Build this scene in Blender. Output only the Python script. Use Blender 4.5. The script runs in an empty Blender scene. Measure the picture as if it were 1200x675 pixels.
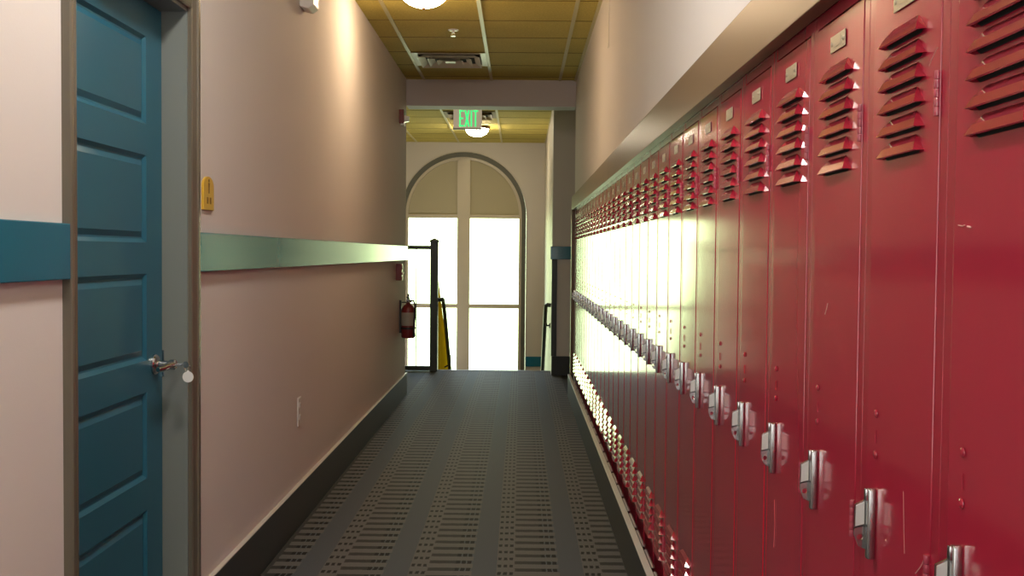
import bpy, bmesh, math, random
from mathutils import Vector, Matrix
random.seed(7)
PI = math.pi
C = bpy.context.scene.collection

# ------------------------------------------------------------------ measures
XL = -1.14          # left wall
XR = 0.538          # right wall above the lockers
XK = 0.541          # locker faces
XF = 0.506          # face of the casing around the lockers
ZC = 3.127          # ceiling
YE = 10.3           # end of the corridor walls
YW = 16.1           # window wall
Y0 = 1.3225         # locker seam
LW = 0.305          # locker width
YB = -2.4           # rear wall
EYE = 1.4122

# ------------------------------------------------------------------ materials
MATS = {}
def mat(name, col, rough=.5, metal=0, spec=.5, bump=None, emit=None, coat=0, var=None, sheen=0):
    m = bpy.data.materials.new(name); m.use_nodes = True
    nt = m.node_tree; b = nt.nodes['Principled BSDF']
    b.inputs['Base Color'].default_value = (*col, 1)
    b.inputs['Roughness'].default_value = rough
    b.inputs['Metallic'].default_value = metal
    b.inputs['Specular IOR Level'].default_value = spec
    b.inputs['Coat Weight'].default_value = coat
    b.inputs['Coat Roughness'].default_value = .08
    b.inputs['Sheen Weight'].default_value = sheen
    if emit:
        b.inputs['Emission Color'].default_value = (*emit[0], 1)
        b.inputs['Emission Strength'].default_value = emit[1]
    if bump or var:
        tc = nt.nodes.new('ShaderNodeTexCoord')
        geo = nt.nodes.new('ShaderNodeNewGeometry')
    if bump:
        n = nt.nodes.new('ShaderNodeTexNoise'); n.inputs['Scale'].default_value = bump[0]
        n.inputs['Detail'].default_value = bump[2] if len(bump) > 2 else 2
        nt.links.new(geo.outputs['Position'], n.inputs['Vector'])
        bp = nt.nodes.new('ShaderNodeBump'); bp.inputs['Strength'].default_value = bump[1]
        bp.inputs['Distance'].default_value = .002
        nt.links.new(n.outputs['Fac'], bp.inputs['Height'])
        nt.links.new(bp.outputs['Normal'], b.inputs['Normal'])
    if var:
        n = nt.nodes.new('ShaderNodeTexNoise'); n.inputs['Scale'].default_value = var[0]
        n.inputs['Detail'].default_value = 4
        nt.links.new(geo.outputs['Position'], n.inputs['Vector'])
        mx = nt.nodes.new('ShaderNodeMix'); mx.data_type = 'RGBA'
        mx.inputs[6].default_value = (*[c*(1-var[1]) for c in col], 1)
        mx.inputs[7].default_value = (*[min(1, c*(1+var[1])) for c in col], 1)
        nt.links.new(n.outputs['Fac'], mx.inputs[0])
        nt.links.new(mx.outputs[2], b.inputs['Base Color'])
    MATS[name] = m
    return m

M_wall   = mat('wall_paint', (.73,.685,.65), .78, bump=(160,.12,3), var=(1.3,.03))
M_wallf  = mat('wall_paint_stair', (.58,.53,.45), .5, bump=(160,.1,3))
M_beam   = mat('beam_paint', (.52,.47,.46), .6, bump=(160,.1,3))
M_tee    = mat('tee_metal', (.60,.53,.24), .4)
M_trim   = mat('taupe_paint_brown_reflection', (.135,.118,.088), .2, coat=.3)  # casing: the jamb's paint with its brown reflection put into the colour
M_jamb   = mat('taupe_paint_plain', (.19,.21,.195), .35)  # same paint on jamb and stops, without the brown reflection
M_band   = mat('locker_casing_paint', (.17,.108,.058), .34, spec=.25)
M_door   = mat('door_teal_paint', (.022,.125,.190), .35, spec=.3, bump=(300,.05))
M_rail   = mat('rail_teal_paint', (.012,.155,.235), .17, bump=(60,.04))
M_base   = mat('baseboard_dark', (.026,.030,.032), .28)
M_facedark  = mat('facing_wall_dark', (.012,.012,.010), .4)
M_cap    = mat('baseboard_cap', (.62,.58,.53), .4)
M_red    = mat('locker_red_enamel', (.40,.018,.048), .13, spec=.5, coat=.35, bump=(9,.06,1))
M_lou    = mat('louver_red_enamel', (.38,.022,.045), .22, spec=1.0, coat=1.0)
M_redd   = mat('locker_frame_red', (.36,.016,.042), .18, coat=.25)
M_dark   = mat('dark_void', (.012,.011,.012), .9)
M_chrome = mat('brushed_chrome', (.50,.50,.50), .2, metal=1)
M_knurl  = mat('knurled_metal', (.78,.78,.76), .5, metal=1, bump=(900,.5))
M_plate  = mat('number_plate_metal', (.55,.50,.38), .38, metal=.8)
M_scr    = mat('scratch_pale', (.80,.42,.40), .5)
M_hinge  = mat('hinge_enamel', (.42,.055,.095), .12, coat=1)
M_white  = mat('white_plastic', (.75,.71,.65), .35)
M_yel    = mat('sign_yellow', (.72,.45,.04), .3)
M_ink    = mat('sign_ink', (.20,.10,.01), .5)
M_frame  = mat('window_frame_paint', (.55,.48,.34), .4)
M_shade  = mat('window_blind_fabric', (.42,.37,.23), .7, bump=(400,.2))
M_fire_backlit   = mat('fire_red_backlit', (.17,.018,.018), .3)  # fire red with the backlit darkness put into its colour
M_black  = mat('black_rubber', (.02,.02,.02), .5)
M_iron   = mat('railing_dark_paint', (.028,.034,.022), .35)
M_pyel   = mat('stair_yellow_paint', (.60,.38,.01), .9, spec=.0)
M_bronze = mat('bronze_rim', (.14,.07,.03), .3, metal=.5)
M_vent   = mat('vent_metal', (.80,.77,.64), .35)
M_dome1  = mat('lamp_glass', (.9,.85,.75), .3, emit=((1.0,.72,.46), 60))
M_dome2  = mat('lamp_glass_stair', (.9,.85,.75), .3, emit=((1.0,.84,.62), 85))
M_fill  = mat('added_fill_lamp', (.9,.9,.85), .3, emit=((1.0,.94,.90), 116))  # glow of the two added, unseen domes
M_green  = mat('exit_green', (.02,.6,.15), .4, emit=((.06,1.0,.26), 1.0))
M_exitf  = mat('exit_face', (.80,.70,.58), .3, emit=((1.0,.80,.60), .28))
M_strobe = mat('strobe_lens', (.85,.85,.85), .1)
M_tag    = mat('tag_white', (.8,.8,.78), .35)
M_label  = mat('extinguisher_label', (.35,.33,.28), .5)
M_step   = mat('stair_carpet', (.06,.065,.07), .9)

# ceiling: ochre fissured tiles with thin cross seams
def ceiling_mat():
    m = bpy.data.materials.new('ceiling_tile_ochre'); m.use_nodes = True
    nt = m.node_tree; N = nt.nodes; L = nt.links; b = N['Principled BSDF']
    b.inputs['Roughness'].default_value = .85
    geo = N.new('ShaderNodeNewGeometry')
    n = N.new('ShaderNodeTexNoise'); n.inputs['Scale'].default_value = 70; n.inputs['Detail'].default_value = 6
    L.new(geo.outputs['Position'], n.inputs['Vector'])
    n2 = N.new('ShaderNodeTexNoise'); n2.inputs['Scale'].default_value = 1.7
    L.new(geo.outputs['Position'], n2.inputs['Vector'])
    cr = N.new('ShaderNodeValToRGB'); e = cr.color_ramp.elements
    e[0].position = .3; e[0].color = (.50,.39,.065,1); e[1].position = .7; e[1].color = (.74,.61,.14,1)
    ad = N.new('ShaderNodeMath'); ad.operation = 'MULTIPLY_ADD'; ad.inputs[1].default_value = .6
    L.new(n.outputs['Fac'], ad.inputs[0])
    mu = N.new('ShaderNodeMath'); mu.operation = 'MULTIPLY'; mu.inputs[1].default_value = .4
    L.new(n2.outputs['Fac'], mu.inputs[0]); L.new(mu.outputs[0], ad.inputs[2])
    L.new(ad.outputs[0], cr.inputs[0]); L.new(cr.outputs[0], b.inputs['Base Color'])
    bp = N.new('ShaderNodeBump'); bp.inputs['Strength'].default_value = .25; bp.inputs['Distance'].default_value = .003
    L.new(n.outputs['Fac'], bp.inputs['Height']); L.new(bp.outputs[0], b.inputs['Normal'])
    return m
M_ceil = ceiling_mat()

# carpet: rows of dark dashes in two kinds of lengthwise columns
def carpet_mat():
    m = bpy.data.materials.new('corridor_carpet'); m.use_nodes = True
    nt = m.node_tree; N = nt.nodes; L = nt.links; b = N['Principled BSDF']
    b.inputs['Roughness'].default_value = .62
    b.inputs['Specular IOR Level'].default_value = .09
    b.inputs['Sheen Weight'].default_value = 0
    geo = N.new('ShaderNodeNewGeometry'); sp = N.new('ShaderNodeSeparateXYZ')
    L.new(geo.outputs['Position'], sp.inputs[0])
    wob = N.new('ShaderNodeTexNoise'); wob.inputs['Scale'].default_value = 40
    L.new(geo.outputs['Position'], wob.inputs['Vector'])
    def math_(op, a, b_=None, c=None):
        n = N.new('ShaderNodeMath'); n.operation = op
        for i, v in enumerate((a, b_, c)):
            if v is None: continue
            if isinstance(v, (int, float)): n.inputs[i].default_value = v
            else: L.new(v, n.inputs[i])
        return n.outputs[0]
    w = math_('MULTIPLY', math_('SUBTRACT', wob.outputs['Fac'], .5), .012)
    X = math_('ADD', sp.outputs['X'], w); Y = math_('ADD', sp.outputs['Y'], w)
    def rng(v, lo, hi): return math_('MULTIPLY', math_('GREATER_THAN', v, lo), math_('LESS_THAN', v, hi))
    u = math_('MODULO', math_('ADD', X, 1.058 + .389*20), .389)       # 0 = start of a black column
    r = math_('FRACT', math_('DIVIDE', math_('SUBTRACT', Y, 4.474 - .0273), .1092))
    row = math_('LESS_THAN', r, .42)
    r2 = math_('FRACT', math_('ADD', r, .45)); row2 = math_('LESS_THAN', r2, .36)
    r3 = math_('FRACT', math_('ADD', r, .95)); row3 = math_('LESS_THAN', r3, .22)
    tri = math_('LESS_THAN', math_('FRACT', math_('DIVIDE', u, .0255)), .74)
    tri2 = math_('LESS_THAN', math_('FRACT', math_('DIVIDE', math_('SUBTRACT', u, .191), .0265)), .6)
    tri3 = math_('LESS_THAN', math_('FRACT', math_('DIVIDE', math_('SUBTRACT', u, .178), .0265)), .5)
    inside = rng(X, -1.10, .485)
    border = math_('GREATER_THAN', X, .485)
    black = math_('MULTIPLY', math_('MULTIPLY', rng(u, 0, .0755), tri), row)
    chk = math_('MULTIPLY', math_('MULTIPLY', rng(u, .191, .268), tri2), row2)
    lite = math_('MULTIPLY', rng(u, .186, .275), math_('SUBTRACT', 1, chk))
    litb = math_('MULTIPLY', rng(u, .266, .389), math_('SUBTRACT', 1, row))
    lit2 = math_('MULTIPLY', rng(u, -.01, .078), math_('SUBTRACT', 1, row))
    stripe = math_('MULTIPLY', rng(u, .268, .389), row)
    fib = N.new('ShaderNodeTexNoise'); fib.inputs['Scale'].default_value = 260; fib.inputs['Detail'].default_value = 3
    L.new(geo.outputs['Position'], fib.inputs['Vector'])
    base = N.new('ShaderNodeValToRGB'); e = base.color_ramp.elements
    e[0].position = .35; e[0].color = (.048,.056,.068,1); e[1].position = .68; e[1].color = (.135,.150,.170,1)
    L.new(fib.outputs['Fac'], base.inputs[0])
    col = base.outputs[0]
    def mix(fac, c, k=1.0):
        nonlocal col
        n = N.new('ShaderNodeMix'); n.data_type = 'RGBA'
        L.new(math_('MULTIPLY', math_('MULTIPLY', fac, inside), k), n.inputs[0])
        L.new(col, n.inputs[6]); n.inputs[7].default_value = (*c, 1); col = n.outputs[2]
    mix(math_('MAXIMUM', litb, math_('MAXIMUM', lite, lit2)), (.19,.170,.150), .5)
    mix(stripe, (.026,.022,.018), .8)
    mix(chk, (.010,.009,.008), .92)
    mix(black, (.004,.005,.007), .97)
    n = N.new('ShaderNodeMix'); n.data_type = 'RGBA'
    L.new(math_('MULTIPLY', math_('SUBTRACT', 1, inside), .75), n.inputs[0]); L.new(col, n.inputs[6]); n.inputs[7].default_value = (.035,.034,.03,1)
    L.new(n.outputs[2], b.inputs['Base Color'])
    bp = N.new('ShaderNodeBump'); bp.inputs['Strength'].default_value = .5; bp.inputs['Distance'].default_value = .003
    L.new(fib.outputs['Fac'], bp.inputs['Height']); L.new(bp.outputs[0], b.inputs['Normal'])
    return m
M_carpet = carpet_mat()

# window glass: clear, with a fresnel reflection
def glass_mat():
    m = bpy.data.materials.new('window_glass'); m.use_nodes = True
    nt = m.node_tree; N = nt.nodes; L = nt.links
    for n in list(N):
        if n.type == 'BSDF_PRINCIPLED': N.remove(n)
    out = [n for n in N if n.type == 'OUTPUT_MATERIAL'][0]
    t = N.new('ShaderNodeBsdfTransparent'); t.inputs[0].default_value = (.94,.96,.94,1)
    g = N.new('ShaderNodeBsdfGlossy'); g.inputs['Roughness'].default_value = .02
    f = N.new('ShaderNodeFresnel'); f.inputs[0].default_value = 1.3
    mx = N.new('ShaderNodeMixShader')
    L.new(f.outputs[0], mx.inputs[0]); L.new(t.outputs[0], mx.inputs[1]); L.new(g.outputs[0], mx.inputs[2])
    L.new(mx.outputs[0], out.inputs['Surface'])
    return m
M_glass = glass_mat()

# ------------------------------------------------------------------ mesh helpers
class MB:
    def __init__(s): s.bm = bmesh.new()
    def box(s, x0, x1, y0, y1, z0, z1, bev=0, seg=2):
        if x0 > x1: x0, x1 = x1, x0
        if y0 > y1: y0, y1 = y1, y0
        if z0 > z1: z0, z1 = z1, z0
        v = [s.bm.verts.new((x, y, z)) for x in (x0, x1) for y in (y0, y1) for z in (z0, z1)]
        fs = [(0,1,3,2), (4,6,7,5), (0,4,5,1), (2,3,7,6), (0,2,6,4), (1,5,7,3)]
        F = [s.bm.faces.new([v[i] for i in f]) for f in fs]
        if bev:
            es = list({e for f in F for e in f.edges})
            bmesh.ops.bevel(s.bm, geom=es, offset=bev, segments=seg, affect='EDGES', profile=.6)
        return s
    def poly(s, pts):            # one face
        return s.bm.faces.new([s.bm.verts.new(p) for p in pts])
    def prism(s, pts, d, bev=0):        # pts: planar 3D outline, d: extrusion vector
        d = Vector(d)
        a = [s.bm.verts.new(p) for p in pts]; b = [s.bm.verts.new(Vector(p) + d) for p in pts]
        n = len(pts); F = [s.bm.faces.new(a), s.bm.faces.new(b[::-1])]
        for i in range(n): F.append(s.bm.faces.new((a[i], b[i], b[(i+1) % n], a[(i+1) % n])))
        if bev:
            es = list({e for f in F for e in f.edges})
            bmesh.ops.bevel(s.bm, geom=es, offset=bev, segments=1, affect='EDGES')
        return s
    def lathe(s, prof, axis='Z', o=(0,0,0), n=32, caps=True):   # prof [(r,h)]
        rings = []
        def P(r, h, a):
            c, sn = r*math.cos(a), r*math.sin(a)
            p = {'Z': (c, sn, h), 'X': (h, c, sn), 'Y': (c, h, sn)}[axis]
            return Vector(p) + Vector(o)
        for r, h in prof:
            rings.append([s.bm.verts.new(P(r, h, 2*PI*i/n)) for i in range(n)] if r > 1e-6 else [s.bm.verts.new(P(0, h, 0))])
        for A, B in zip(rings, rings[1:]):
            for i in range(n):
                j = (i+1) % n
                if len(A) == 1 and len(B) == 1: continue
                if len(A) == 1: s.bm.faces.new((A[0], B[j], B[i]))
                elif len(B) == 1: s.bm.faces.new((A[i], A[j], B[0]))
                else: s.bm.faces.new((A[i], A[j], B[j], B[i]))
        if caps:
            for R in (rings[0], rings[-1]):
                if len(R) > 1: s.bm.faces.new(R)
        return s
    def tube(s, pts, r, n=12):
        pts = [Vector(p) for p in pts]; rings = []
        up = Vector((0.013, .021, 1))
        for i, p in enumerate(pts):
            if i == 0: t = pts[1]-p
            elif i == len(pts)-1: t = p-pts[-2]
            else: t = (pts[i+1]-p).normalized() + (p-pts[i-1]).normalized()
            t.normalize(); u = up if abs(t.z) < .95 else Vector((1, .02, .01))
            a = t.cross(u).normalized(); b = t.cross(a).normalized()
            rr = r[i] if isinstance(r, (list, tuple)) else r
            rings.append([s.bm.verts.new(p + a*rr*math.cos(2*PI*k/n) + b*rr*math.sin(2*PI*k/n)) for k in range(n)])
        for A, B in zip(rings, rings[1:]):
            for k in range(n): s.bm.faces.new((A[k], A[(k+1) % n], B[(k+1) % n], B[k]))
        s.bm.faces.new(rings[0]); s.bm.faces.new(rings[-1])
        return s
    def build(s, name, m, parent=None, smooth=False, loc=None):
        bmesh.ops.recalc_face_normals(s.bm, faces=s.bm.faces)
        me = bpy.data.meshes.new(name); s.bm.to_mesh(me); s.bm.free()
        me.materials.append(m)
        if smooth:
            me.polygons.foreach_set('use_smooth', [True]*len(me.polygons))
            try: me.set_sharp_from_angle(angle=math.radians(35))
            except Exception: pass
        o = bpy.data.objects.new(name, me); C.objects.link(o)
        if parent: o.parent = parent
        if loc: o.location = loc
        return o

def box(*a, **k): return MB().box(*a, **k)
def struct(o): o['kind'] = 'structure'; return o
def tag(o, label, cat, group=None):
    o['label'] = label; o['category'] = cat
    if group: o['group'] = group
    return o
def thing(name, loc, label, cat, group=None, rz=0):
    o = bpy.data.objects.new(name, None); C.objects.link(o); o.location = loc
    o.empty_display_size = .05; o.rotation_euler = (0, 0, rz)
    return tag(o, label, cat, group)

# ================================================================== SETTING
# ---- floor
b = MB(); b.box(-4.0, 3.0, YB, 12.42, -.12, 0)
struct(b.build('floor', M_carpet))
LZ = -1.65
b = MB(); b.box(-4.0, 3.0, 12.42, YW+.3, LZ-.12, LZ)
f = struct(b.build('floor_landing', M_step))
b = MB()
nstep = 9
for i in range(nstep):
    z = -(i+1)*1.65/(nstep+1)
    b.box(-.999, .373, 12.425+i*.27, 12.425+(i+1)*.27 + .02, z-.165, z)
st = b.build('carpeted_staircase', M_step)
tag(st, 'dark carpeted stairs going down from the corridor end towards the arched window', 'stairs')
# nosing at the head of the stairs
struct(box(-1.0, .374, 12.40, 12.45, -.03, .006, bev=.005).build('trim_15', mat('nosing_grey', (.22,.24,.26), .35)))

# ---- left wall with the door opening
DY0, DY1, DZ = 2.625, 3.545, 2.235
b = MB()
b.box(XL-.3, XL, YB, DY0-.001, 0, ZC); b.box(XL-.3, XL, DY1+.001, YE, 0, ZC)
b.box(XL-.3, XL, DY0-.001, DY1+.001, DZ, ZC)
struct(b.build('wall_left', M_wall))
# ---- right wall above and behind the lockers
b = MB()
b.box(XR, XR+.5, YB, YE, 1.90, ZC)
b.box(XK+.42, XR+.5, YB, YE, 0, 1.90)
b.box(XK, XR+.5, YE-.045, YE, 0, 1.90)
b.box(XR+.5, XR+2.4, YE-.25, YE, 0, ZC)
struct(b.build('wall_right', M_wall))
# rear wall with a tall window added behind the viewpoint for fill light
RX0, RX1, RZ0, RZ1 = -1.02, .42, .35, 2.65
b = MB()
b.box(XL-.3, RX0, YB-.2, YB, 0, ZC); b.box(RX1, XR+.5, YB-.2, YB, 0, ZC)
b.box(RX0, RX1, YB-.2, YB, 0, RZ0); b.box(RX0, RX1, YB-.2, YB, RZ1, ZC)
struct(b.build('wall_rear', M_wall))
rw = struct(bpy.data.objects.new('fill_window', None)); C.objects.link(rw)
b = MB()
for x in (RX0, (RX0+RX1)/2-.025, RX1-.05): b.box(x, x+.05, YB-.14, YB-.06, RZ0, RZ1)
for z in (RZ0, 1.5, RZ1-.05): b.box(RX0, RX1, YB-.139, YB-.061, z, z+.05)
b.build('window_frame', M_frame, rw)
box(RX0+.001, RX1-.001, YB-.103, YB-.097, RZ0+.001, RZ1-.001).build('glass_pane', M_glass, rw)
# ---- beyond the corridor
struct(box(.374, 3.0, 12.02, 12.2, LZ, ZC).build('wall_facing', M_wall))
struct(box(.374, .55, 12.2, YW+.2, LZ, ZC).build('wall_stair', M_wallf))
struct(box(-4.0, -3.8, YE-.3, YW+.2, LZ, ZC).build('wall_far_left', M_wallf))
struct(box(-3.8, XL-.301, YE-.2, YE, 0, ZC).build('wall_left_return', M_wallf))
struct(box(2.9, 3.0, YE, 12.02, 0, ZC).build('wall_alcove', M_wallf))
# ---- window wall with an arched hole
AX, AZ, AR = -.885, 2.0, .975
SILL = -.75
def arch_pts(r, n=40, z0=SILL):
    p = [(AX+r, z0)] + [(AX+r*math.cos(PI*i/n), AZ+r*math.sin(PI*i/n)) for i in range(n+1)] + [(AX-r, z0)]
    return p
b = MB()
W0, W1, D = -3.8, .374, .28
pts = arch_pts(AR)
def wall_faces(y):
    b.poly([(AX+AR, y, LZ), (W1, y, LZ), (W1, y, AZ), (AX+AR, y, AZ)])
    b.poly([(W0, y, LZ), (AX-AR, y, LZ), (AX-AR, y, AZ), (W0, y, AZ)])
    b.poly([(AX-AR, y, LZ), (AX+AR, y, LZ), (AX+AR, y, SILL), (AX-AR, y, SILL)])
    arc = [(AX+AR*math.cos(PI*i/40), AZ+AR*math.sin(PI*i/40)) for i in range(41)]
    for i in range(40):
        (x0, z0), (x1, z1) = arc[i], arc[i+1]
        b.poly([(x0, y, z0), (x0, y, ZC), (x1, y, ZC), (x1, y, z1)])
    b.poly([(AX+AR, y, AZ), (W1, y, AZ), (W1, y, ZC), (AX+AR, y, ZC)])
    b.poly([(W0, y, AZ), (AX-AR, y, AZ), (AX-AR, y, ZC), (W0, y, ZC)])
wall_faces(YW); wall_faces(YW+D)
for i in range(len(pts)):
    p, q = pts[i], pts[(i+1) % len(pts)]
    b.poly([(p[0], YW, p[1]), (q[0], YW, q[1]), (q[0], YW+D, q[1]), (p[0], YW+D, p[1])])
bmesh.ops.remove_doubles(b.bm, verts=b.bm.verts, dist=1e-4)
struct(b.build('wall_window', M_wallf))

# ---- the arched window
win = struct(bpy.data.objects.new('window_1', None)); C.objects.link(win); win.location = (AX, YW, SILL)
def wb(name, m, mb, **k): return mb.build(name, m, win, loc=(-AX, -YW, -SILL), **k)
def ring(r0, r1, y0, y1, n=48, zb=SILL):
    b = MB()
    def outl(r): return [(AX+r, zb)] + [(AX+r*math.cos(PI*i/n), AZ+r*math.sin(PI*i/n)) for i in range(n+1)] + [(AX-r, zb)]
    A, B = outl(r0), outl(r1)
    V = [[b.bm.verts.new((p[0], y, p[1])) for p in S] for y in (y0, y1) for S in (A, B)]
    for i in range(len(A)-1):
        for P, Q in ((V[0], V[1]), (V[1], V[3]), (V[3], V[2]), (V[2], V[0])):
            b.bm.faces.new((P[i], P[i+1], Q[i+1], Q[i]))
    for e in (0, -1): b.bm.faces.new((V[0][e], V[1][e], V[3][e], V[2][e]))
    return b
wb('arch_casing', mat('arch_casing_paint', (.12,.12,.095), .55, spec=.3), ring(.905, AR-.003, YW-.02, YW+.08), smooth=True)
wb('window_frame', M_frame, ring(.862, .906, YW+.03, YW+.13), smooth=True)
b = MB()
b.box(-.983, -.905, YW+.03, YW+.14, SILL, AZ+.87); b.box(-.904, -.787, YW+.015, YW+.14, SILL, AZ+.87)
wb('mullion', M_frame, b)
b = MB(); b.box(AX-.87, AX+.87, YW+.035, YW+.13, 1.955, 2.01, bev=.006)
wb('transom', M_frame, b)
for x0, x1 in ((-1.747, -.985), (-.785, -.023)):
    wb('glazing_bar', M_frame, box(x0, x1, YW+.05, YW+.12, .553, .617, bev=.005))
    wb('sill_bar', M_frame, box(x0, x1, YW+.05, YW+.12, SILL, SILL+.07, bev=.005))
    wb('glass_pane', M_glass, box(x0, x1, YW+.085, YW+.091, SILL+.07, .552))
    wb('glass_pane', M_glass, box(x0, x1, YW+.085, YW+.091, .618, 1.955))
for sgn in (-1, 1):
    P = []
    n = 20; r = .868
    xm = .098 if sgn > 0 else -.098
    a0 = 0; a1 = math.acos(.098/r)
    arc = [(AX+sgn*r*math.cos(a0+(a1-a0)*i/n), 2.0+r*math.sin(a0+(a1-a0)*i/n)) for i in range(n+1)]
    P = [(AX+sgn*.098, YW+.07, 2.0)] + [(x, YW+.07, z) for x, z in arc]
    wb('blind_panel', M_shade, MB().prism(P, (0, .02, 0)))

# ---- ceiling: tile field, tees, beam
ceil = struct(box(-4.0, 3.0, YB, YW+.3, ZC, ZC+.1).build('ceiling', M_ceil))
b = MB()
for x in (-.965, -.299, .375):
    b.box(x-.014, x+.014, YB, YE-.001, ZC-.008, ZC+.002)
    b.box(x-.014, x+.014, YE+.25, YW, ZC-.008, ZC+.002)
b.box(XR-.022, XR+.001, YB, YE, ZC-.012, ZC+.001)
b.box(-1.63, -1.602, YE+.25, YW, ZC-.008, ZC+.002)
b.build('ceiling_grid', M_tee, ceil)
M_seam = mat('tile_seam', (.20,.13,.02), .8)
b = MB(); y = 7.085 - .605*17
while y < YW:
    if not (YE-.05 < y < YE+.25): b.box(XL if y < YE else -3.8, XR if y < YE else .374, y-.004, y+.004, ZC-.0025, ZC+.001)
    y += .605
b.build('tile_seam', M_seam, ceil)
struct(box(XL-.001, XR+.001, YE-.001, YE+.26, 2.867, ZC+.001).build('wall_beam', M_beam))

# ---- door frame
door = struct(bpy.data.objects.new('door_1', None)); C.objects.link(door); door.location = (XL, DY0, 0)
def db(name, m, mb, **k): return mb.build(name, m, door, loc=(-XL, -DY0, 0), **k)
XD = -1.224
# casing with a stepped profile (outer bead, inner hollow), three pieces
def casing_profile(inner, outer):        # returns X offsets across the width, inner -> outer
    w = outer-inner
    return [(0, 0), (0, .013), (.10, .017), (.16, .013), (.30, .014), (.62, .019), (.70, .025), (.95, .025), (1, .021), (1, 0)]
def vert_casing(inner, outer, z0, z1):
    pr = [(XL+h, inner+(outer-inner)*t, z0) for t, h in casing_profile(inner, outer)]
    return MB().prism(pr, (0, 0, z1-z0))
db('casing', M_trim, vert_casing(DY0, DY0-.055, 0, DZ+.058))
db('casing', M_trim, vert_casing(DY1-.003, DY1+.065, 0, DZ+.058))
pr = [(XL+h, DY0, DZ+.058*t) for t, h in casing_profile(0, 1)]
db('casing', M_trim, MB().prism(pr, (0, DY1-DY0, 0)))
b = MB()
b.box(XL-.16, XL+.002, DY0-.0005, DY0+.012, 0, DZ); b.box(XL-.16, XL+.002, DY1-.012, DY1+.0005, 0, DZ)
b.box(XL-.16, XL+.002, DY0, DY1, DZ-.012, DZ+.0005)
db('jamb', M_jamb, b)
b = MB()
b.box(XD-.075, XD-.045, DY0+.012, DY0+.024, 0, DZ-.012); b.box(XD-.075, XD-.045, DY1-.024, DY1-.012, 0, DZ-.012)
b.box(XD-.075, XD-.045, DY0, DY1, DZ-.03, DZ-.012)
db('door_stop', M_jamb, b)
db('strike_plate', M_chrome, box(XD-.03, XD+.006, DY1-.0135, DY1-.0115, .98, 1.07))
# leaf: five raised panels
def leaf():
    b = MB(); y0, y1, z0, z1 = DY0+.015, DY1-.016, .012, DZ-.016
    t = .042; X = XD
    py0, py1 = y0+.115, y1-.145
    tops = [2.108, 1.722, 1.336, .946, .556]; ph = .285
    holes = [(z-ph, z) for z in tops]
    # back, sides
    b.poly([(X-t, y0, z0), (X-t, y1, z0), (X-t, y1, z1), (X-t, y0, z1)])
    for (a, c) in (((y0, z0), (y1, z0)), ((y1, z0), (y1, z1)), ((y1, z1), (y0, z1)), ((y0, z1), (y0, z0))):
        b.poly([(X-t, a[0], a[1]), (X-t, c[0], c[1]), (X, c[0], c[1]), (X, a[0], a[1])])
    # face strips: stiles & rails
    b.poly([(X, y0, z0), (X, py0, z0), (X, py0, z1), (X, y0, z1)])
    b.poly([(X, py1, z0), (X, y1, z0), (X, y1, z1), (X, py1, z1)])
    zs = [z0] + [v for h in sorted(holes) for v in h] + [z1]
    for i in range(0, len(zs), 2):
        b.poly([(X, py0, zs[i]), (X, py1, zs[i]), (X, py1, zs[i+1]), (X, py0, zs[i+1])])
    for (a, c) in holes:
        R = []
        for (ins, dep) in ((0, 0), (.012, .010), (.018, .0105), (.036, .003), (.040, .003)):
            R.append([b.bm.verts.new((X-dep, yy, zz)) for yy, zz in ((py0+ins, a+ins), (py1-ins, a+ins), (py1-ins, c-ins), (py0+ins, c-ins))])
        for P, Q in zip(R, R[1:]):
            for i in range(4): b.bm.faces.new((P[i], P[(i+1) % 4], Q[(i+1) % 4], Q[i]))
        b.bm.faces.new(R[-1])
    bmesh.ops.remove_doubles(b.bm, verts=b.bm.verts, dist=1e-5)
    return b
db('door_leaf', M_door, leaf())
# lever handle
HY, HZ = 3.452, 1.03
b = MB(); b.lathe([(0, XD), (.034, XD), (.034, XD+.006), (.030, XD+.011), (.016, XD+.014), (.013, XD+.018), (.0125, XD+.050), (.017, XD+.054), (.0175, XD+.070), (.013, XD+.074), (0, XD+.074)], 'X', (0, HY, HZ), 28)
b.tube([(XD+.063, HY, HZ), (XD+.064, HY-.03, HZ), (XD+.062, HY-.065, HZ-.002), (XD+.058, HY-.095, HZ-.004), (XD+.052, HY-.112, HZ-.005)], [.013, .0125, .011, .010, .008], 14)
db('door_handle', M_chrome, b, smooth=True)

# key with its round tag, hanging from the lock in the handle
key = thing('key', (XD+.076, HY, HZ), 'key with small ring and round white tag hanging from the teal door handle', 'key')
b = MB(); b.box(0, .024, -.0012, .0012, -.004, .004); b.lathe([(0, -.0015), (.011, -.0015), (.011, .0015), (0, .0015)], 'Y', (.030, 0, 0), 20)
b.build('key_bow', M_chrome, key)
b = MB(); b.tube([(.036+.010*math.sin(a), .001, -.012-.012*math.cos(a)) for a in [2*PI*i/20 for i in range(21)]], .0011, 6)
b.build('key_ring', M_chrome, key)
b = MB(); b.lathe([(0, -.001), (.0185, -.001), (.0185, .001), (0, .001)], 'Y', (.038, 0, -.041), 28); b.box(.035, .041, -.0012, .0012, -.026, -.019)
b.build('key_tag', M_tag, key, smooth=True)

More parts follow.
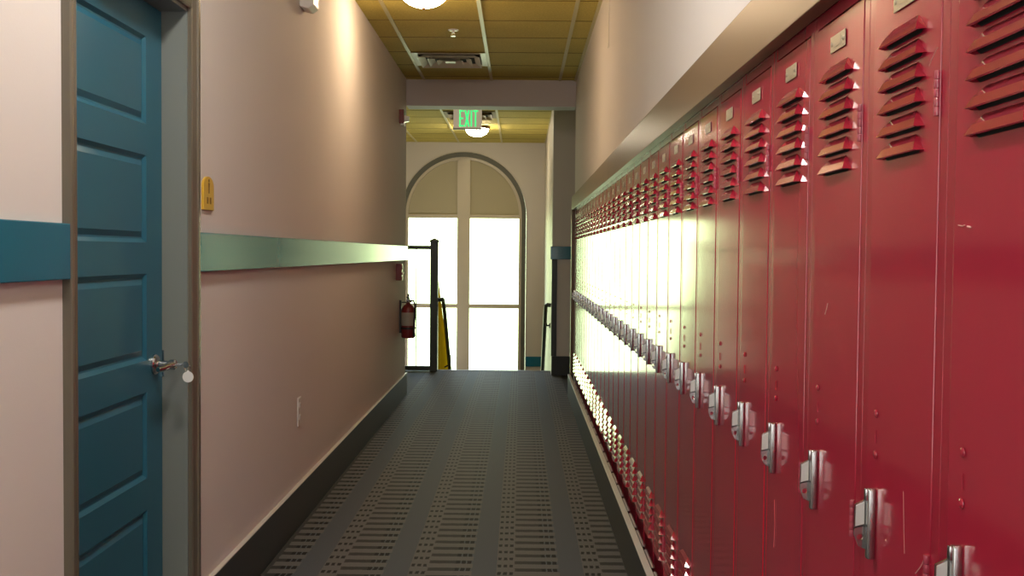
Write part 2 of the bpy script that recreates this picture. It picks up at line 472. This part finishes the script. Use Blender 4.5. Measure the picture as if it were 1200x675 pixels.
# ---- rails and baseboards
ZR0, ZR1 = 1.338, 1.477
RT = .022
def rail_y(name, y0, y1): return struct(box(XL, XL+RT, y0, y1, ZR0, ZR1, bev=.003).build(name, M_rail))
rail_y('trim_1', YB, DY0-.056); rail_y('trim_2', DY1+.066, YE+.004)
struct(box(.352, 2.9, 12.0, 12.021, ZR0+.012, ZR1+.022, bev=.003).build('trim_3', M_rail))
struct(box(.10, .374, YW-.02, YW, -.345, -.19, bev=.003).build('trim_4', M_rail))
ZB = .213
def baseb(name, y0, y1):
    o = struct(box(XL, XL+.020, y0, y1, 0, ZB-.004).build(name, M_base))
    MB().box(XL, XL+.021, y0, y1, ZB-.004, ZB+.002, bev=.0015, seg=1).build('baseboard_cap', M_cap, o)
baseb('baseboard_left_near', YB, DY0-.056); baseb('baseboard_left', DY1+.066, YE+.003)
b = MB(); b.box(.485, .506, YB, YE, 0, ZB-.005)
o = struct(b.build('baseboard_right', M_base))
box(.4835, .512, YB, YE, ZB-.005, ZB+.001, bev=.0015, seg=1).build('baseboard_cap', M_cap, o)
struct(box(.374, 2.9, 11.985, 12.02, 0, .224, bev=.004).build('baseboard_facing', M_facedark))
struct(box(.60, .96, YB, YE-.05, 0, .150).build('trim_5', M_dark))          # plinth the lockers stand on
struct(box(.506, .60, YB, YE-.05, 0, .09).build('trim_6', M_dark))
# ---- casing band over the lockers and down their far end
b = MB(); b.box(XF, XR, YB, 6.02, 1.847, 1.978, bev=.002)
struct(b.build('trim_7', M_band))
b = MB(); b.box(XF, XR, 6.0205, YE, 1.847, 1.978, bev=.002)
struct(b.build('trim_8', M_band))
struct(box(XF, XK, YE-.05, YE+.001, ZB+.001, 1.8465, bev=.002).build('trim_9', M_band))
struct(box(XR, XK+.03, YB, YE-.05, 1.849, 1.90).build('trim_10', M_redd))   # filler strip above the locker frames
# near-black strip at the left edge of the facing wall
struct(box(.368, .43, 11.999, 12.019, .226, ZR0+.012).build('trim_11', M_facedark))

# ================================================================== LOCKERS
ZB0 = .158
def hood(y, z, w, h, d, X=-.002):
    """pressed louver: sloping hood, open below; y centre, z of the lip"""
    b = MB(); hw = w/2; F = b.bm.faces.new
    V = lambda x, yy, zz: b.bm.verts.new((X+x, y+yy, z+zz))
    tl, tr = V(.001, hw-.034, h), V(.001, -hw+.030, h)          # crease on the door face
    ml, mr = V(-d*.55, hw-.016, h*.52), V(-d*.55, -hw+.016, h*.52)
    ll, lr = V(-d, hw-.006, 0), V(-d, -hw+.006, 0)              # lip
    el, er = V(.001, hw, -.001), V(.001, -hw, -.001)            # pinched ends
    il, ir = V(-d*.75, hw-.010, -.0012), V(-d*.75, -hw+.010, -.0012)
    F((tl, tr, mr, ml)); F((ml, mr, lr, ll)); F((tl, ml, el)); F((ml, ll, el)); F((tr, er, mr)); F((mr, er, lr))
    F((ll, lr, ir, il)); F((ll, il, el)); F((lr, er, ir))
    return b

UP = [1.719, 1.687, 1.655, 1.622, 1.589, 1.557]
LO = [.432, .400, .367, .335, .302, .270]
yc = LW/2

def make_locker():
    root = thing('locker', (XK, 0, ZB0), '', 'locker', 'tall red metal lockers in one row along the right wall')
    def lb(name, m, mb, parent=None, **k):
        if parent is None: return mb.build(name, m, root, loc=(0, 0, -ZB0), **k)
        return mb.build(name, m, parent, **k)
    dy0, dy1, dz0, dz1 = .0262, LW-.0262, .170, 1.821
    g = .0011
    # cabinet: shell and front frame
    b = MB(); e = .0006
    b.box(.004, .38, e, .004, ZB0, 1.848); b.box(.004, .38, LW-.004, LW-e, ZB0, 1.848)
    b.box(.376, .38, e, LW-e, ZB0, 1.848); b.box(.004, .38, e, LW-e, ZB0, ZB0+.004); b.box(.004, .38, e, LW-e, 1.844, 1.848)
    b.box(0, .02, e, dy0-g, ZB0, 1.848, bev=.0009, seg=2); b.box(0, .02, dy1+g, LW-e, ZB0, 1.848, bev=.0009, seg=2)
    b.box(.0005, .02, dy0-g-.001, dy1+g+.001, dz1+.004, 1.848); b.box(.0005, .02, dy0-g-.001, dy1+g+.001, ZB0, dz0-.003)
    lb('cabinet', M_redd, b)
    lb('pale_strip', M_cap, box(-.006, .001, dy0+.006, dy1-.006, .1615, .1675))  # pale grey strip below the door
    # door: pressed sheet with rolled edges, dark slots under the louvers, three stamped marks
    b = MB(); b.box(-.0012, .014, dy0, dy1, dz0, dz1, bev=.0012, seg=2)
    for z in (1.176, 1.114):
        b.lathe([(.0062, -.0024), (.0058, -.0036), (.0035, -.0048), (0, -.0052)], 'X', (0, .2345, z), 14, caps=False)
    b.tube([(-.0028, .2345+.004*math.cos(a)-.004, 1.141+.0105*math.sin(a)) for a in [-1.2+.24*i for i in range(11)]], .0009, 6)
    door = lb('door', M_red, b)
    b = MB()
    for z in UP+LO:
        P = [(-.0020, yc-.060, z-.0035), (-.0020, yc+.060, z-.0035), (-.0020, yc+.072, z+.003), (-.0020, yc-.072, z+.003)]
        b.prism(P, (.0006, 0, 0))
    s_ = b.build('tmp', M_dark)
    me, ms = door.data, s_.data
    bj = bmesh.new(); bj.from_mesh(me); k0 = len(bj.faces); bj.from_mesh(ms); bj.faces.ensure_lookup_table()
    for f_ in bj.faces[k0:]: f_.material_index = 1
    bj.to_mesh(me); bj.free(); me.materials.append(M_dark); bpy.data.objects.remove(s_)
    for z in UP+LO:
        lb('louver', M_lou, hood(yc, z, .158, .0235, .0125), door)
    b = MB()
    b.box(-.0042, -.0025, yc-.040, yc+.040, 1.764, 1.792, bev=.0006, seg=1)
    b.box(-.0048, -.0042, yc-.020, yc+.018, 1.771, 1.787)
    for yy in (-.031, .031): b.lathe([(.0042, -.0042), (.0036, -.0056), (0, -.0064)], 'X', (0, yc+yy, 1.778), 12, caps=False)
    lb('number_plate', M_plate, b, door)
    for z in (1.595, .962, .315):
        b = MB()
        for i in range(5):
            b.lathe([(0, z+i*.0119), (.0037, z+i*.0119), (.0041, z+i*.0119+.0008), (.0041, z+i*.0119+.0106), (.0037, z+i*.0119+.0114), (0, z+i*.0119+.0114)], 'Z', (-.0035, .0295, 0), 12)
        lb('hinge', M_hinge, b, smooth=True)
    # latch: chrome pull bar with a padlock hasp standing out behind it
    b = MB(); b.box(-.0135, -.001, .2295, .2420, .955, 1.062, bev=.0030, seg=3)
    b.box(-.0170, -.012, .2315, .2400, 1.044, 1.062, bev=.002)
    h = lb('latch_handle', M_chrome, b, smooth=True)
    y = .2425
    b = MB()
    P = [(-.001, y, 1.050), (-.0285, y, 1.036), (-.0295, y, .990), (-.022, y, .972), (-.001, y, .962)]
    # plate with a hole: fan of quads between outline and hole
    n = 24; hc = (-.0205, .986); hr = .0048
    def out_pt(a):
        d = Vector((math.cos(a), math.sin(a))); best = None
        Q = [Vector((p[0], p[2])) for p in P]; o = Vector(hc)
        for i in range(len(Q)):
            a_, b_ = Q[i], Q[(i+1) % len(Q)]; e_ = b_-a_
            den = d.x*e_.y-d.y*e_.x
            if abs(den) < 1e-9: continue
            w = a_-o; t = (w.x*e_.y-w.y*e_.x)/den; s = (w.x*d.y-w.y*d.x)/den
            if t > 0 and -1e-6 <= s <= 1+1e-6 and (best is None or t < best): best = t
        return o+d*best
    angs = sorted([2*PI*i/n for i in range(n)] + [math.atan2(p[2]-hc[1], p[0]-hc[0]) % (2*PI) for p in P])
    for yy in (y, y+.0035):
        pass
    A = []; B = []
    for yy in (y, y+.0035):
        A.append([b.bm.verts.new((out_pt(a).x, yy, out_pt(a).y)) for a in angs])
        B.append([b.bm.verts.new((hc[0]+hr*math.cos(a), yy, hc[1]+hr*math.sin(a))) for a in angs])
    m = len(angs)
    for i in range(m):
        j = (i+1) % m
        for S in (0, 1): b.bm.faces.new((A[S][i], A[S][j], B[S][j], B[S][i]))
        b.bm.faces.new((A[0][i], A[0][j], A[1][j], A[1][i])); b.bm.faces.new((B[0][i], B[0][j], B[1][j], B[1][i]))
    k0 = len(b.bm.faces)
    b.prism([(-.0272, y-.0012, 1.0345), (-.0150, y-.0012, 1.0405), (-.0150, y-.0012, 1.0065), (-.0278, y-.0012, 1.0030)], (0, .0012, 0))
    b.bm.faces.ensure_lookup_table()
    for f_ in b.bm.faces[k0:]: f_.material_index = 1
    k0 = len(b.bm.faces)
    b.prism([(-.0300, y-.0004, 1.0015), (-.0140, y-.0004, 1.0050), (-.0140, y-.0004, 1.0030), (-.0300, y-.0004, .9995)], (0, .0004, 0))
    b.bm.faces.ensure_lookup_table()
    for f_ in b.bm.faces[k0:]: f_.material_index = 2
    o_ = lb('padlock_hasp', M_chrome, b, h); o_.data.materials.append(M_knurl); o_.data.materials.append(M_dark)
    return root

def copy_tree(o, parent=None):
    c = o.copy(); C.objects.link(c)
    if parent: c.parent = parent
    for ch in list(o.children): copy_tree(ch, c)
    return c

ords = 'first second third fourth fifth sixth seventh eighth ninth tenth eleventh twelfth thirteenth fourteenth fifteenth sixteenth seventeenth eighteenth nineteenth twentieth twenty-first twenty-second twenty-third twenty-fourth twenty-fifth twenty-sixth twenty-seventh twenty-eighth twenty-ninth thirtieth'.split()
special = {
 0: 'nearest red locker, cut off by the right edge, short pale scratch under its louvers',
 1: 'second red locker from the right edge, with a pale diagonal scratch by its top hinge',
 2: 'third red locker from the right edge, its silver latch near the lower edge',
 3: 'fourth red locker from the right edge, number plate fully in view at its top',
}
NL = 30
proto = make_locker()
lockers = []
def scratch_on(L, pts, w=.0006):
    dr = [c for c in L.children if c.name.split('.')[0] == 'door'][0]
    b = MB(); b.tube([(-.0027, p[0], p[1]) for p in pts], w, 4)
    o = b.build('scratch', M_scr, dr); o['label'] = 'pale scratch in the red enamel'
for n in range(NL):
    L = proto if n == 0 else None
    lockers.append(L)
for n in range(1, NL): lockers[n] = copy_tree(proto)
for n, L in enumerate(lockers):
    L.location = (XK, Y0 + (n-1)*LW, ZB0)
    if n in special: L['label'] = special[n]
    elif n == NL-1: L['label'] = 'farthest red locker, last of the row beside the end casing'
    elif n == NL-2: L['label'] = 'red locker next to the last one at the far end of the row'
    elif n < 15: L['label'] = ords[n] + ' tall red locker counting from the near right end of the row'
    else: L['label'] = ords[NL-1-n] + ' tall red locker counting back from the far end of the row'
scratch_on(lockers[0], [(.262, 1.452), (.250, 1.4505), (.243, 1.4515)])
scratch_on(lockers[0], [(.236, 1.4495), (.227, 1.4485)], .0013)
scratch_on(lockers[1], [(.060, 1.665), (.042, 1.679), (.032, 1.684)], .0005)
scratch_on(lockers[1], [(.068, .985), (.050, 1.000), (.036, 1.016), (.031, 1.016)], .0009)
scratch_on(lockers[1], [(.118, 1.085), (.113, 1.03), (.109, 1.00)], .00025)
scratch_on(lockers[2], [(.20, 1.31), (.19, 1.322), (.185, 1.330)], .0007)
scratch_on(lockers[3], [(.23, .90), (.222, .85), (.228, .80)], .00025)

# ================================================================== THINGS ON THE LEFT WALL
# room sign
sg = thing('room_sign', (XL, 3.757, 1.56), 'small yellow arched room sign on the wall right of the teal door', 'sign')
w = .062; P = [(0, -w, 0), (0, w, 0), (0, w, .085)] + [(0, w*math.cos(PI*i/12), .085+.036*math.sin(PI*i/12)) for i in range(1, 12)] + [(0, -w, .085)]
MB().prism(P, (.009, 0, 0), bev=.001).build('plate', M_yel, sg)
b = MB()
b.lathe([(0, .009), (.006, .009), (.006, .0102), (0, .0102)], 'X', (0, 0, .106), 12)
b.prism([(.009, -.008, .098), (.009, .008, .098), (.009, .004, .060), (.009, -.004, .060)], (.0012, 0, 0))
for yy in (-.022, -.012, .012, .022):
    b.box(.009, .0102, yy-.002, yy+.002, .022, .046)
b.box(.009, .0102, -.022, -.012, .032, .035); b.box(.009, .0102, .012, .022, .032, .035)
b.build('pictogram', M_ink, sg)
# outlet
ot = thing('wall_outlet', (XL, 5.335, .51), 'white electrical outlet low on the left wall', 'outlet')
box(0, .006, -.037, .037, 0, .148, bev=.002).build('cover_plate', M_white, ot)
for z in (.042, .104):
    s = MB().lathe([(0, .006), (.018, .006), (.017, .0095), (0, .0095)], 'X', (0, 0, z), 20).build('socket', M_white, ot)
    b = MB()
    for yy in (-.007, .007): b.box(.0093, .0099, yy-.0012, yy+.0012, z-.001, z+.009)
    b.lathe([(0, .0093), (.0028, .0093), (.0028, .0099), (0, .0099)], 'X', (0, 0, z-.009), 10)
    b.build('socket_slots', M_black, s)
# white box high on the wall
wbx = thing('wall_sensor', (XL, 5.395, 2.655), 'white box-shaped sensor high on the left wall', 'sensor')
P = [(0, -.065, .012), (.045, -.065, 0), (.072, -.065, .02), (.072, -.065, .15), (0, -.065, .15)]
MB().prism(P, (0, .13, 0), bev=.004).build('housing', M_white, wbx)
b = MB(); b.lathe([(0, .072), (.030, .072), (.026, .079), (0, .082)], 'X', (0, 0, .09), 20)
b.build('lens', mat('sensor_lens', (.45,.42,.36), .3), wbx, smooth=True)
box(.01, .035, -.067, -.065, .07, .10).build('side_grille', mat('grille_grey', (.3,.28,.24), .5), wbx)
# strobe alarm
al = thing('fire_alarm_strobe', (XL-.0008, 9.74, 2.60), 'red fire alarm with clear strobe high at the far end of the left wall', 'alarm')
box(0, .047, -.055, .055, .018, .145, bev=.004).build('housing', M_fire_backlit, al)
b = MB(); b.prism([(.047, -.035, .030), (.088, -.02, .040), (.092, -.02, .085), (.047, -.035, .095)], (0, .05, 0), bev=.003)
b.box(.012, .046, -.04, .04, 0, .018, bev=.003)
b.build('strobe_lens', M_strobe, al)
# pull station
ps = thing('fire_alarm_pull_station', (XL-.0008, 9.55, 1.155), 'red fire alarm pull station on the left wall below the rail', 'alarm')
box(0, .055, -.045, .045, 0, .155, bev=.004).build('housing', M_fire_backlit, ps)
b = MB(); b.box(.055, .068, -.032, .032, .050, .075, bev=.003); b.box(.055, .060, -.03, .03, .10, .14, bev=.001); b.box(.055, .059, -.03, .03, .008, .035, bev=.001)
b.build('pull_bar', M_white, ps)
# extinguisher
ex = thing('fire_extinguisher', (XL+.082, 9.82, .60), 'backlit red fire extinguisher hanging at the end of the left wall', 'fire extinguisher')
b = MB(); b.lathe([(0, 0), (.055, 0), (.064, .008), (.066, .02), (.066, .255), (.060, .285), (.042, .31), (.022, .325), (.020, .34), (0, .34)], 'Z', (0, 0, 0), 32)
b.build('cylinder', M_fire_backlit, ex, smooth=True)
b = MB(); b.lathe([(.0668, .12), (.0668, .245)], 'Z', (0, 0, 0), 32, caps=False)
b.build('label_wrap', M_label, ex, smooth=True)
b = MB(); b.box(-.018, .018, -.014, .014, .338, .372, bev=.003); b.lathe([(0, -.012), (.012, -.012), (.012, .012), (0, .012)], 'X', (.022, 0, .352), 14)
b.build('valve', M_chrome, ex)
b = MB(); b.prism([(-.01, .02, .37), (-.01, -.075, .392), (-.01, -.075, .398), (-.01, .02, .385)], (.02, 0, 0)); b.prism([(-.008, .01, .36), (-.008, -.07, .352), (-.008, -.07, .346), (-.008, .01, .348)], (.016, 0, 0))
b.box(-.009, .009, -.006, .006, .385, .42, bev=.002)
b.build('lever', M_black, ex)
b = MB(); b.tube([(.02, -.01, .355), (.05, -.03, .36), (.068, -.045, .32), (.066, -.045, .22), (.060, -.045, .10)], .009, 10); b.lathe([(0, .07), (.010, .07), (.013, .02), (.009, .10), (0, .10)], 'Z', (.060, -.045, 0), 10)
b.build('hose', M_black, ex, smooth=True)
b = MB(); b.box(-.0825, -.064, -.025, .025, .05, .36, bev=.002); b.box(-.07, .0, -.003, .003, .335, .345)
b.lathe([(.0672, .085), (.0685, .088), (.0685, .102), (.0672, .105)], 'Z', (0, 0, 0), 32, caps=False)
b.build('wall_bracket', M_black, ex)
# thin strip on the right wall near the ceiling
tag(MB().prism([(XR-.004, 6.46, 2.70), (XR-.004, 6.52, 2.70), (XR-.004, 6.52, ZC-.013), (XR-.004, 6.46, ZC-.013)], (.0039, 0, 0), bev=.0015).build('wall_strip', M_white),
    'thin wall-coloured vertical strip running down from the ceiling on the right wall', 'trim strip')

# ================================================================== CEILING FIXTURES
def dome(x, y, label, m, r=.178, name='ceiling_light'):
    t = thing(name, (x, y, ZC), label, 'ceiling light', 'flush dome ceiling lights')
    b = MB(); b.lathe([(0, 0), (r, 0), (r+.002, -.012), (r-.004, -.028), (r-.018, -.036), (r-.022, -.030), (0, -.03)], 'Z', (0, 0, 0), 40)
    b.build('rim', M_bronze, t, smooth=True)
    R = r-.022; n = 10; h = .105
    b = MB(); b.lathe([(R*math.cos(PI/2*i/n), -.030-h*math.sin(PI/2*i/n)) for i in range(n)] + [(0, -.030-h)], 'Z', (0, 0, 0), 40, caps=False)
    b.build('glass_dome', m, t, smooth=True)
    b = MB(); b.lathe([(0, -.134), (.010, -.134), (.012, -.140), (.006, -.150), (0, -.152)], 'Z', (0, 0, 0), 14)
    b.build('finial', M_bronze, t, smooth=True)
    return t
dome(-.635, 6.73, 'glowing white dome light on the corridor ceiling before the beam', M_dome1)
dome(-.60, 14.1, 'small glowing dome light with bronze rim in front of the arched window', M_dome2)
dome(-.42, 2.45, 'added fill dome light above the teal door, out of the frame', M_fill)  # unseen lamp added to brighten the near corridor
dome(-.45, -.7, 'added fill dome light on the ceiling behind the viewpoint', M_fill)  # second added dome, fill from behind the camera
# sprinkler
sp = thing('sprinkler', (-.53, 8.02, ZC), 'small ceiling sprinkler head between the dome light and the air vent', 'sprinkler')
MB().lathe([(0, 0), (.042, 0), (.040, -.005), (.024, -.010), (0, -.010)], 'Z', (0, 0, 0), 24).build('escutcheon', M_strobe, sp, smooth=True)
b = MB(); b.lathe([(0, -.010), (.010, -.010), (.009, -.022), (.006, -.026), (0, -.026)], 'Z', (0, 0, 0), 12)
for s in (-1, 1): b.tube([(s*.008, 0, -.022), (s*.012, 0, -.034), (s*.003, 0, -.046)], .0022, 6)
b.build('frame_arms', M_strobe, sp)
MB().lathe([(0, -.046), (.018, -.047), (.019, -.050), (0, -.050)], 'Z', (0, 0, 0), 18).build('deflector', M_strobe, sp)
# air vents
def vent(x0, x1, y0, y1, label, m):
    cx, cy = (x0+x1)/2, (y0+y1)/2; hx, hy = (x1-x0)/2, (y1-y0)/2
    t = thing('air_vent', (cx, cy, ZC), label, 'air vent', None)
    def sq(b, k0, z0, k1, z1, th=.003):
        V = [[b.bm.verts.new((sx*hx*k, sy*hy*k, z)) for sx, sy in ((-1,-1),(1,-1),(1,1),(-1,1))] for k, z in ((k0, z0), (k1, z1), (k1-.02, z1+th), (k0-.02, z0+th))]
        for A, B in ((0,1),(1,2),(2,3),(3,0)):
            for i in range(4): b.bm.faces.new((V[A][i], V[A][(i+1)%4], V[B][(i+1)%4], V[B][i]))
    b = MB(); sq(b, 1.0, -.010, .86, -.012); b.build('frame', m, t)
    b = MB(); b.box(-hx*.86, hx*.86, -hy*.86, hy*.86, -.004, -.002); b.build('backing', M_dark, t)
    for k in (.84, .60, .36):
        b = MB(); sq(b, k, -.038, k-.15, -.010); b.build('deflector', m, t)
    b = MB(); b.box(-hx*.14, hx*.14, -hy*.14, hy*.14, -.034, -.028, bev=.002); b.build('centre_plate', m, t)
    return t
vent(-.95, -.312, 8.90, 9.50, 'square pale metal ceiling air vent in front of the beam', M_vent)
vent(-.95, -.312, 12.56, 13.14, 'dull ceiling air vent behind the EXIT sign', mat('vent_dull', (.32,.22,.08), .6))
# exit sign
eys = 12.15
exs = thing('exit_sign', (-.628, eys, ZC), 'green lit EXIT sign hanging from the ceiling beyond the beam', 'exit sign')
box(-.16, .16, -.05, .05, -.012, 0, bev=.003).build('canopy', M_bronze, exs)
box(-.065, .065, -.025, .025, -.04, -.012, bev=.004).build('stem', mat('stem_tan', (.28,.2,.11), .5), exs)
ez0, ez1 = -.262, -.030
box(-.165, .165, -.022, .022, ez0, ez1, bev=.006).build('housing', M_exitf, exs)
b = MB(); b.box(-.168, .168, -.026, .026, ez0-.012, ez0+.004, bev=.002); b.build('lower_edge', M_white, exs)
b = MB(); y0_, y1_ = -.0245, -.0215
zt, zb = -.050, -.240; hm = (zt+zb)/2; sw = .017
def bar(x0, x1, z0, z1): b.box(x0*.93+.014, x1*.93+.014, y0_, y1_, z0, z1)
def slant(x0, x1):
    b.prism([(x*.93+.014, y0_, z) for x, z in ((x0, zb), (x0+sw*1.25, zb), (x1, zt), (x1-sw*1.25, zt))], (0, y1_-y0_, 0))
bar(-.118, -.118+sw, zb, zt)
for z in (zb, hm-sw/2, zt-sw): bar(-.118, -.062 if z != hm-sw/2 else -.070, z, z+sw)
slant(-.055, .012); slant(.012-sw*1.25, -.055+sw*1.25)
bar(.024, .024+sw, zb, zt)
bar(.052, .118, zt-sw, zt); bar(.085-sw/2, .085+sw/2, zb, zt)
b.build('letters', M_green, exs)

# ================================================================== STAIR HEAD
ry = 12.32
rl = thing('stair_railing', (-1.02, ry, 0), 'dark guard railing with square newel post left of the stair head', 'railing')
b = MB(); b.box(-.046, .046, -.046, .046, 0, 1.54, bev=.003)
b.box(-.054, .054, -.054, .054, 1.54, 1.562, bev=.003)
P0 = [(-.05, -.05, 1.562), (.05, -.05, 1.562), (.05, .05, 1.562), (-.05, .05, 1.562)]
V = [b.bm.verts.new(p) for p in P0]; top = b.bm.verts.new((0, 0, 1.588))
for i in range(4): b.bm.faces.new((V[i], V[(i+1) % 4], top))
b.bm.faces.new(V)
b.build('newel_post', M_iron, rl)
box(-2.77, -.046, -.022, .022, 1.452, 1.497, bev=.004).build('top_rail', M_iron, rl)
box(-2.77, -.046, -.02, .02, .01, .062, bev=.003).build('bottom_rail', M_iron, rl)
for i in range(9):
    x = -.215 - i*.27
    MB().tube([(x, 0, .06), (x, 0, 1.455)], .006, 8).build('baluster', M_iron, rl)
# yellow sloping side panel under the left handrail
P = [(-1.0, 12.40, 1.16), (-1.0, 12.62, 1.16), (-1.0, 15.0, -.33), (-1.0, 15.0, LZ), (-1.0, 12.42, LZ), (-1.0, 12.42, -.2)]
P = [(-1.002, 12.55, 1.19), (-1.002, 15.1, -.42), (-1.002, 15.1, -1.64), (-1.002, 12.55, -1.64)]
tag(MB().prism(P, (-.04, 0, 0)).build('stair_side_panel', M_pyel), 'yellow sloping panel along the left side of the stairs behind the newel post', 'panel')
hl = thing('stair_handrail', (-.93, 12.37, .83), 'dark tube handrail sloping down from the newel post on the left', 'handrail')
b = MB(); b.tube([(-.045, .0, .02), (0, .03, .025), (.004, .10, .02), (.004, .20, -.03), (.004, .45, -.20), (.004, 1.45, -1.0), (.004, 1.6, -1.12)], .024, 12)
b.build('tube', M_iron, hl, smooth=True)
MB().tube([(.004, 1.44, -1.0), (.004, 1.44, -.78)], .016, 8).build('end_post', M_iron, hl)
MB().tube([(.004, 1.3, -.9), (-.058, 1.3, -.93)], .010, 8).build('bracket', M_iron, hl)
hr = thing('stair_handrail', (.31, 12.3, .80), 'dark tube handrail with wall bracket on the right side of the stairs', 'handrail')
b = MB(); b.tube([(.060, .0, .0), (.02, .0, .005), (.005, .02, -.005), (0, .06, -.03), (0, .25, -.16), (0, 1.55, -1.05), (0, 1.9, -1.3)], .024, 12)
b.build('tube', M_iron, hr, smooth=True)
b = MB(); b.tube([(.06, .28, -.26), (.02, .28, -.26), (0, .28, -.18)], .012, 8); b.lathe([(0, .050), (.03, .050), (.03, .062), (0, .062)], 'X', (0, .28, -.26), 12)
b.build('bracket', M_iron, hr)

# ================================================================== LIGHT, WORLD, CAMERA
w = bpy.data.worlds.new('daylight'); bpy.context.scene.world = w; w.use_nodes = True
nt = w.node_tree; bg = nt.nodes['Background']
tc = nt.nodes.new('ShaderNodeTexCoord'); sx = nt.nodes.new('ShaderNodeSeparateXYZ'); cr = nt.nodes.new('ShaderNodeValToRGB')
mr = nt.nodes.new('ShaderNodeMapRange'); mr.inputs[1].default_value = -1; mr.inputs[2].default_value = 1
nt.links.new(tc.outputs['Generated'], sx.inputs[0]); nt.links.new(sx.outputs['Z'], mr.inputs[0]); nt.links.new(mr.outputs[0], cr.inputs[0])
e = cr.color_ramp.elements
e[0].position = 0; e[0].color = (.40,.42,.36,1)
e[1].position = 1; e[1].color = (.50,.72,1.1,1)
n_ = e.new(.44); n_.color = (.62,.72,.44,1)
n_ = e.new(.48); n_.color = (.74,.92,.48,1)
n_ = e.new(.55); n_.color = (.84,1.0,.54,1)
n_ = e.new(.60); n_.color = (.70,.86,1.1,1)
my = nt.nodes.new('ShaderNodeMapRange'); my.inputs[1].default_value = .15; my.inputs[2].default_value = -.15
nt.links.new(sx.outputs['Y'], my.inputs[0])
mxw = nt.nodes.new('ShaderNodeMix'); mxw.data_type = 'RGBA'; nt.links.new(my.outputs[0], mxw.inputs[0])
nt.links.new(cr.outputs[0], mxw.inputs[6]); mxw.inputs[7].default_value = (.62, .60, .60, 1)
nt.links.new(mxw.outputs[2], bg.inputs[0]); bg.inputs[1].default_value = 7.5
pl = bpy.data.lights.new('window_portal', 'AREA'); pl.shape = 'RECTANGLE'; pl.size = 1.95; pl.size_y = 2.8
pl.cycles.is_portal = True
po = bpy.data.objects.new('window_portal', pl); C.objects.link(po)
po.location = (AX, YW+.2, .62); po.rotation_euler = (-PI/2, 0, 0)
pl2 = bpy.data.lights.new('fill_window_portal', 'AREA'); pl2.shape = 'RECTANGLE'; pl2.size = 1.44; pl2.size_y = 2.3; pl2.cycles.is_portal = True
po2 = bpy.data.objects.new('fill_window_portal', pl2); C.objects.link(po2)
po2.location = (-.3, YB-.05, 1.5); po2.rotation_euler = (PI/2, 0, 0)

cam = bpy.data.cameras.new('camera'); co = bpy.data.objects.new('camera', cam); C.objects.link(co)
cam.sensor_width = 36; cam.lens = 36*1213.42/1200; cam.clip_start = .02
p, yw, r = .0333, -.0076, .0089
def unrot(X, Y, Z): # camera space (right, forward, up) -> world
    X, Z = X*math.cos(r)+(-Z)*math.sin(r), -( -X*math.sin(r)+(-Z)*math.cos(r))
    Y, Z = Y*math.cos(p)+Z*math.sin(p), -Y*math.sin(p)+Z*math.cos(p)
    X, Y = X*math.cos(yw)+Y*math.sin(yw), -X*math.sin(yw)+Y*math.cos(yw)
    return Vector((X, Y, Z))
R_, F_, U_ = unrot(1, 0, 0), unrot(0, 1, 0), unrot(0, 0, 1)
co.matrix_world = Matrix(((R_.x, U_.x, -F_.x, 0), (R_.y, U_.y, -F_.y, 0), (R_.z, U_.z, -F_.z, EYE), (0, 0, 0, 1)))
S = bpy.context.scene; S.camera = co
S.view_settings.view_transform = 'Standard'; S.view_settings.look = 'None'
S.view_settings.exposure = 0; S.view_settings.gamma = 1; S.view_settings.use_curve_mapping = False
